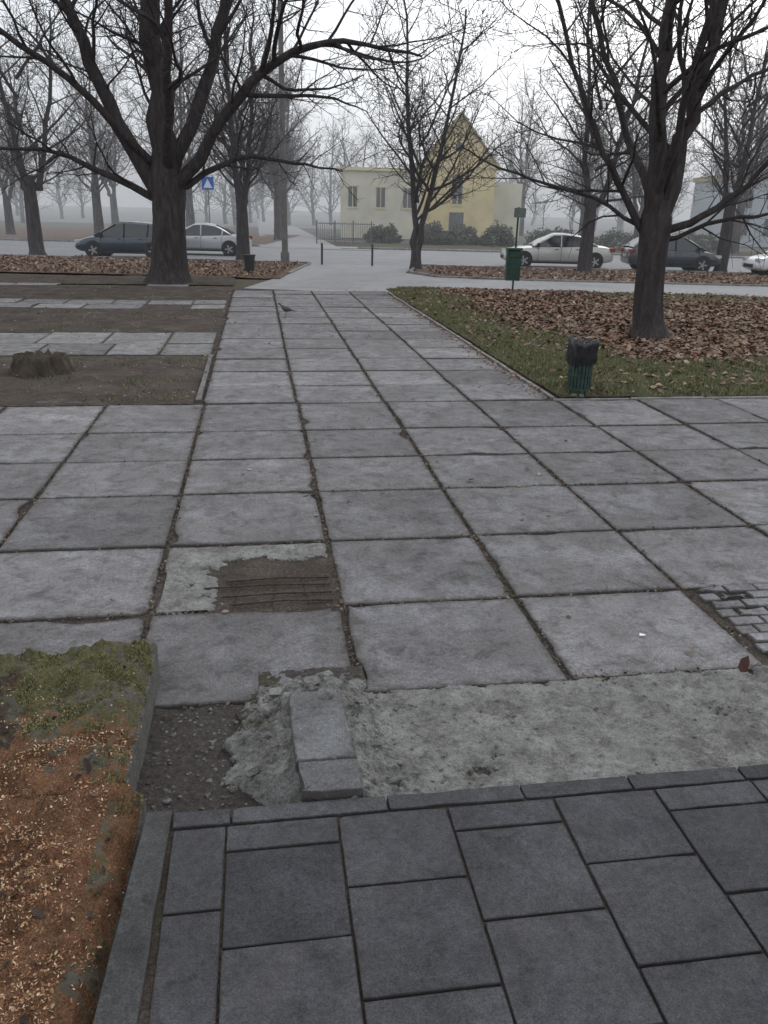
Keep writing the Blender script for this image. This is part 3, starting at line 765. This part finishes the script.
G.cyl((5.45,y0-.05,7.2),(5.45,y0+.01,7.2),.35,n=20); G.box((5.45,y0-.02,1.1),(1.2,.06,2.2))
G2.box((5.45,y0-.07,3.8),(.06,.04,1.9)); G2.box((5.45,y0-.02,2.75),(1.1,.14,.12))
G.obj('windows',[M_win],e); G2.obj('window_frames',[M_trim],e)
G=Geo(); G.box((8.5+1.3,4,2.3),(2.6,5,4.6)); G.obj('annex',[M_white],e)
def block(nm,r_,f_,w_,d_,h_,fl,nc,mat,rz=0):
    e=empty(nm,V(r_,f_,0),-PSI+rz); G=Geo(); G.box((0,0,h_/2),(w_,d_,h_)); G.obj('walls',[mat],e)
    G=Geo(); G.box((0,0,h_+.2),(w_+.4,d_+.4,.4)); G.obj('roof_parapet',[M_roof],e)
    G=Geo()
    for a in range(fl):
        for b in range(nc): G.box((-w_/2+w_*(b+.5)/nc,-d_/2-.01,1.6+a*(h_-1)/fl),(w_/nc*.4,.06,1.4))
    G.obj('windows',[M_win],e)
M_bw=simple('pale_blue_wall',(.50,.54,.58),.8,var=.1,scale=.5)
block('low_white_building',38,78,18,10,5.4,2,8,M_bw)
M_dm=simple('dark_painted_metal',(.03,.032,.035),.5,var=.3)
M_fm=simple('fence_metal',(.15,.15,.15),.5,var=.3)
G=Geo()
for i in range(24): G.cyl(V(-4.9+i*.15,57,0),V(-4.9+i*.15,57,1.4),.014,n=5)
G.cyl(V(-5.0,57,1.3),V(-1.3,57,1.3),.025,n=6);G.cyl(V(-5.0,57,.3),V(-1.3,57,.3),.025,n=6)
for i in range(4): G.box(V(-5.0+i*1.23,57,.75),(.08,.08,1.5))
G.obj('metal_fence',[M_fm])
# ------------------------------------------------------------------ street furniture
M_conc=simple('pole_concrete',(.17,.165,.16),.85,var=.25,scale=3)
G=Geo(); G.cyl(V(-4.28,34.1,0),V(-4.28,34.1,10.5),.13,.09,12); G.cyl(V(-4.28,34.1,9.8),V(-3.0,33.2,10.6),.04,n=8); G.box(V(-2.8,33.05,10.6),(.6,.25,.12)); G.cyl(V(-4.28,34.1,0),V(-4.28,34.1,.5),.18,n=12)
G.obj('street_lamp',[M_conc],smooth=False)
M_gr=simple('dark_green_paint',(.022,.055,.040),.45,var=.3,scale=6)
e=empty('waste_bag_station',V(3.67,25.1,0),-PSI)
G=Geo(); G.cyl((.06,0,0),(.06,0,2.35),.03,n=10); G.cyl((.06,0,0),(.06,0,.03),.12,n=14); G.obj('post',[M_gr],e)
G=Geo(); G.box((0,-.13,.72),(.42,.3,.85)); G.box((0,-.14,1.19),(.46,.36,.07)); G.box((0,-.295,1.02),(.26,.02,.12)); G.obj('bin_box',[M_gr],e,bevel=.02)
G=Geo(); G.box((.1,-.06,2.2),(.34,.03,.26)); G.obj('notice_plate',[simple('plate_grey',(.12,.14,.13),.5)],e)
e=empty('litter_bin',(3.97,9.56,.02),.2,1.18)
M_bin=simple('bin_green_metal',(.024,.050,.040),.4,var=.5,scale=12); M_bag=simple('black_bag',(.014,.014,.017),.28,spec=.6,var=.5,scale=20)
G=Geo(); 
for i in range(20):
    a=6.2832*i/20; G.box((.12*math.cos(a),.12*math.sin(a),.28),(.028,.006,.40),0,Matrix.Rotation(a+math.pi/2,3,'Z'))
for z in (.07,.22,.36): G.cyl((0,0,z),(0,0,z+.022),.127,n=28)
G.cyl((0,0,.07),(0,0,.42),.108,n=24)
for a in (0,2.1,4.2): G.cyl((.09*math.cos(a),.09*math.sin(a),-.02),(.09*math.cos(a),.09*math.sin(a),.12),.012,n=6)
G.cyl((0,0,-.02),(0,0,.0),.09,n=20)
G.obj('basket',[M_bin],e)
vs=[];fs=[];n=56
prof=[(.128,.33),(.145,.37),(.152,.42),(.150,.47),(.158,.52),(.162,.56),(.150,.585),(.13,.57),(.11,.50),(.10,.35)]
for k,(r_,z_) in enumerate(prof):
    for i in range(n):
        a=6.2832*i/n; q=1+.16*noise.noise(Vector((math.cos(a)*4,math.sin(a)*4,z_*9)))*(1 if k<7 else .3)+.06*noise.noise(Vector((math.cos(a)*11,math.sin(a)*11,z_*14))); zz=z_+.07*noise.noise(Vector((math.cos(a)*3,math.sin(a)*3,k*.15)))
        vs.append((r_*q*math.cos(a),r_*q*math.sin(a),zz))
for k in range(len(prof)-1):
    for i in range(n): j=(i+1)%n; fs.append((k*n+i,k*n+j,(k+1)*n+j,(k+1)*n+i))
mesh_obj('bag',vs,fs,[M_bag],e,smooth=True)
bits('litter_wrapper',[(4.25,9.65,.06),(4.3,9.6,.06)],(.07,.1),[(.3,.03,.09)],M_bits)
e=empty('round_litter_bin',V(-4.95,29.4,0),0)
G=Geo(); G.cyl((0,0,.03),(0,0,.58),.17,.2,18); G.cyl((0,0,.56),(0,0,.62),.22,n=18); G.cyl((0,0,0),(0,0,.04),.14,n=14); G.obj('drum',[M_dm],e)
e=empty('low_barrier',(0,0,0))
G=Geo()
for r_ in (-2.85,-.75): 
    G.cyl(V(r_,35.0,0),V(r_,35.0,.82),.045,n=10); G.cyl(V(r_,35,.82),V(r_,35,.86),.055,.03,10)
G.obj('posts',[M_dm],e)
G=Geo(); G.cyl(V(-2.85,35.0,.60),V(-.75,35.0,.60),.006,n=5); G.obj('chain',[M_dm],e)
e=empty('pedestrian_crossing_sign',V(-9.6,45,0),-PSI)
G=Geo(); G.cyl((0,0,0),(0,0,3.6),.03,n=8); G.obj('post',[M_conc],e)
G=Geo(); G.box((0,-.05,3.3),(.62,.02,.62)); G.obj('blue_plate',[simple('sign_blue',(.02,.12,.5),.4,var=.05)],e)
mesh_obj('white_triangle',[(-.23,-.065,3.08),(.23,-.065,3.08),(0,-.065,3.52)],[(0,1,2)],[simple('sign_white',(.8,.8,.8),.4,var=.03)],e)
# stump
vs=[];fs=[];n=60
prof=((.44,-.03),(.39,.04),(.34,.12),(.31,.19),(.28,.235),(.22,.24),(.14,.215),(.05,.19))
for k,(r_,z_) in enumerate(prof):
    for i in range(n):
        a=6.2832*i/n; q=1+.35*noise.noise(Vector((math.cos(a)*2.4,math.sin(a)*2.4,z_*2)))+.14*noise.noise(Vector((math.cos(a)*9,math.sin(a)*9,z_*6)))
        vs.append((r_*q*math.cos(a),r_*q*math.sin(a),z_+(.09*noise.noise(Vector((math.cos(a)*4*r_*4,math.sin(a)*4*r_*4,k*.3))) if k>1 else 0)))
for k in range(len(prof)-1):
    for i in range(n): j=(i+1)%n; fs.append((k*n+i,k*n+j,(k+1)*n+j,(k+1)*n+i))
fs.append(tuple((len(prof)-1)*n+i for i in range(n)))
o=mesh_obj('tree_stump',vs,fs,[m_bark('stump_bark',(.075,.060,.046),.7)],smooth=True); o.location=(-2.95,11.3,.01)
# pigeon
M_pg=simple('pigeon_feather',(.06,.064,.075),.6,var=.4,scale=30)
vs=[];fs=[];n=12
ring=[(-.17,.0,.10,.012,.006),(-.11,0,.115,.03,.012),(-.06,0,.125,.045,.035),(0,0,.13,.055,.052),(.05,0,.145,.048,.05),(.085,0,.175,.028,.03),(.10,0,.20,.022,.024),(.12,0,.222,.022,.022),(.14,0,.222,.013,.013),(.16,0,.215,.003,.003)]
for (x,y,z,wy,hz2) in ring:
    for i in range(n):
        a=6.2832*i/n; vs.append((x,y+wy*math.cos(a),z+hz2*math.sin(a)))
for k in range(len(ring)-1):
    for i in range(n): j=(i+1)%n; fs.append((k*n+i,k*n+j,(k+1)*n+j,(k+1)*n+i))
e=empty('pigeon',(.57,17.6,.0),2.9,1.15)
mesh_obj('body',vs,fs,[M_pg],e,smooth=True)
G=Geo(); G.cyl((.0,.02,.09),(.01,.02,.0),.005,n=6);G.cyl((.0,-.02,.09),(.02,-.02,.0),.005,n=6); G.obj('legs',[simple('pigeon_leg',(.3,.1,.08))],e)
# ------------------------------------------------------------------ cars
M_tyre=simple('tyre',(.02,.02,.02),.8); M_rim=simple('alloy_rim',(.35,.35,.36),.35,metal=.7); M_glass=simple('car_glass',(.03,.034,.038),.08,spec=.8,var=.1)
M_red=simple('tail_lamp',(.25,.02,.02),.25); M_lamp=simple('head_lamp',(.5,.5,.5),.15); M_black=simple('black_plastic',(.02,.02,.022),.6)
def car(name,loc,rz,paint,L=4.4,W=1.75,kind='sedan'):
    e=empty(name,loc,rz); h=L/2   # +x = front
    if kind=='sedan':
        top=[(-h,.62),(-h+.05,.86),(-h+.35,.97),(-h+.9,.99),(-.9,.96),(0,.93),(.8,.93),(1.1,.92),(h-.55,.84),(h-.2,.74),(h-.03,.62),(h,.48)]
        roof=[(-h+.75,.97),(-h+1.15,1.20),(-h+1.55,1.38),(-.2,1.45),(.25,1.43),(.75,1.2),(1.2,.92)]
    else:
        top=[(-h,.6),(-h+.04,.9),(-h+.2,1.0),(-h+.6,1.0),(-.9,.97),(0,.94),(.8,.94),(1.1,.93),(h-.5,.84),(h-.2,.74),(h-.03,.62),(h,.48)]
        roof=[(-h+.12,.99),(-h+.45,1.28),(-h+.8,1.44),(-.3,1.5),(.25,1.47),(.75,1.23),(1.25,.93)]
    def wf(x): 
        q=abs(x)/h; return W/2*(1-.16*max(0,(q-.72)/.28)**2)
    vs=[];fs=[];
    for x,z in top:
        w_=wf(x); zb=.22+ (.08 if abs(x)>h-.1 else 0)
        sec=[(0,zb),(w_*.88,zb),(w_*.98,zb+.12),(w_,(zb+z)/2),(w_*.985,z-.10),(w_*.90,z-.015),(0,z+.015)]
        for a,b in sec: vs.append((x,a,b))
        for a,b in sec[1:-1][::-1]: vs.append((x,-a,b))
    n=12
    for k in range(len(top)-1):
        for i in range(n): j=(i+1)%n; fs.append((k*n+i,(k+1)*n+i,(k+1)*n+j,k*n+j))
    fs.append(tuple(range(n))); fs.append(tuple((len(top)-1)*n+i for i in range(n))[::-1])
    body=mesh_obj('body',vs,fs,[paint],e,smooth=True)
    ss=body.modifiers.new('s','SUBSURF'); ss.levels=2; ss.render_levels=2
    vs=[];fs=[];fm=[]; zb=.90
    for x,z in roof:
        w0=wf(x)*.91; w1=W/2*.70; k=(z-zb)/.55; wt=w0+(w1-w0)*min(1,max(0,k))
        for a,b in ((w0,zb-.03),(wt+ .01,zb+(z-zb)*.88),(wt*.85,z),(0,z+.02),(-wt*.85,z),(-wt-.01,zb+(z-zb)*.88),(-w0,zb-.03)): vs.append((x,a,b))
    for k in range(len(roof)-1):
        for i in range(6):
            fs.append((k*7+i,k*7+i+1,(k+1)*7+i+1,(k+1)*7+i))
            front=k>=len(roof)-3; rear=k<=1
            fm.append(0 if i in(0,5) else (0 if (front or rear) and i in (2,3) else 1))
    mesh_obj('cabin',vs,fs,[M_glass,paint],e,smooth=False,fmat=fm)
    G=Geo()
    def side(p):
        (x,t)=p
        xs=[q[0] for q in roof]; zt=np.interp(x,xs,[q[1] for q in roof]); z=zb+(zt-zb)*.9*t
        w0=wf(x)*.91; wt=w0+(W/2*.70-w0)*min(1,max(0,(zt-zb)/.55)); return (x,w0+(wt-w0)*t+.012,z)
    for pa,pb in (((-.05,0),(-.05,1)),((-1.05,0),(-1.1,1)),((roof[-1][0]-.05,0.05),(.3,1.))):
        a=side(pa);b=side(pb)
        for sg in (1,-1): G.cyl((a[0],a[1]*sg,a[2]),(b[0],b[1]*sg,b[2]),.032,n=6)
    G.obj('pillars',[M_black if kind!='sedan' else paint],e)
    for wx in (-h+.85,h-.85):
        for sg in (1,-1):
            G=Geo(); G.cyl((wx,sg*(W/2-.25),.34),(wx,sg*(W/2+.006),.34),.375,n=28,mi=2); G.cyl((wx,sg*(W/2-.2),.31),(wx,sg*(W/2+.02),.31),.315,n=28,mi=0); G.cyl((wx,sg*(W/2),.31),(wx,sg*(W/2+.027),.31),.20,n=20,mi=2)
            for q in range(5):
                a=q*1.2566; G.box((wx+.1*math.cos(a),sg*(W/2+.03),.31+.1*math.sin(a)),(.2,.02,.06),1,Matrix.Rotation(-a,3,'Y'))
            G.cyl((wx,sg*(W/2),.31),(wx,sg*(W/2+.045),.31),.045,n=10,mi=1)
            G.obj('wheel',[M_tyre,M_rim,M_black],e)
    G=Geo()
    for sg in (1,-1):
        G.box((-h+.10,sg*(W/2-.22),.82),(.22,.34,.16),0); G.box((h-.22,sg*(W/2-.25),.66),(.36,.34,.13),1); G.box((.95,sg*(W/2+.05),.98),(.12,.2,.13),2)
        for hx in (-.55,.35): G.box((hx-.2,sg*(W/2+.005),.80),(.16,.03,.03),2)
        G.box((0,sg*(W/2-.02),.24),(L*.5,.06,.08),2)
    G.box((-h-.005,0,.62),(.03,.5,.12),3); G.box((h-.0,0,.42),(.04,.9,.14),2)
    G.obj('lamps_and_trim',[M_red,M_lamp,M_black,M_lamp],e,bevel=.01)
    G=Geo()
    for sg in (1,-1):
        for xx in (-.05,-1.05,.95): G.box((xx,sg*(W/2-.012),.6),(.010,.03,.55),0)
    G.obj('door_gaps',[M_black],e)
    return e
P_blk=simple('dark_blue_paint',(.02,.035,.06),.25,spec=.6,var=.1,coat=.6); P_sil=simple('silver_paint',(.52,.53,.54),.3,metal=.3,spec=.6,var=.06,coat=.5)
P_gold=simple('champagne_paint',(.54,.53,.50),.3,metal=.3,spec=.6,var=.06,coat=.5); P_wh=simple('white_paint',(.7,.71,.72),.3,spec=.5,var=.05,coat=.5); P_gr=simple('charcoal_paint',(.035,.045,.06),.25,spec=.6,var=.1,coat=.6)
car('parked_car',V(-11.6,37.3,-.03),-PSI+math.pi,P_blk,4.3,1.76,'hatch')
car('parked_car',V(-9.1,41,-.03),-PSI+math.pi,P_sil,4.5,1.74,'sedan')
car('parked_car',V(7.4,37.6,-.03),-PSI+math.pi,P_gold,4.8,1.8,'sedan')
car('parked_car',V(12.3,37.0,-.03),-PSI,P_gr,4.0,1.76,'hatch')
car('parked_car',V(17.1,34.9,-.03),-PSI+math.pi,P_wh,4.4,1.75,'hatch')
# ------------------------------------------------------------------ mist
k=bpy.data.materials.new('mist'); k.use_nodes=True; k.node_tree.nodes.clear()
vo=k.node_tree.nodes.new('ShaderNodeVolumeScatter'); vo.inputs['Color'].default_value=(.98,.99,1,1); vo.inputs['Density'].default_value=.0042
ou=k.node_tree.nodes.new('ShaderNodeOutputMaterial'); k.node_tree.links.new(vo.outputs[0],ou.inputs['Volume'])
G=Geo(); G.box((0,222,8),(500,394,16.4)); o=G.obj('mist',[k]); o.rotation_euler=(0,0,-PSI)
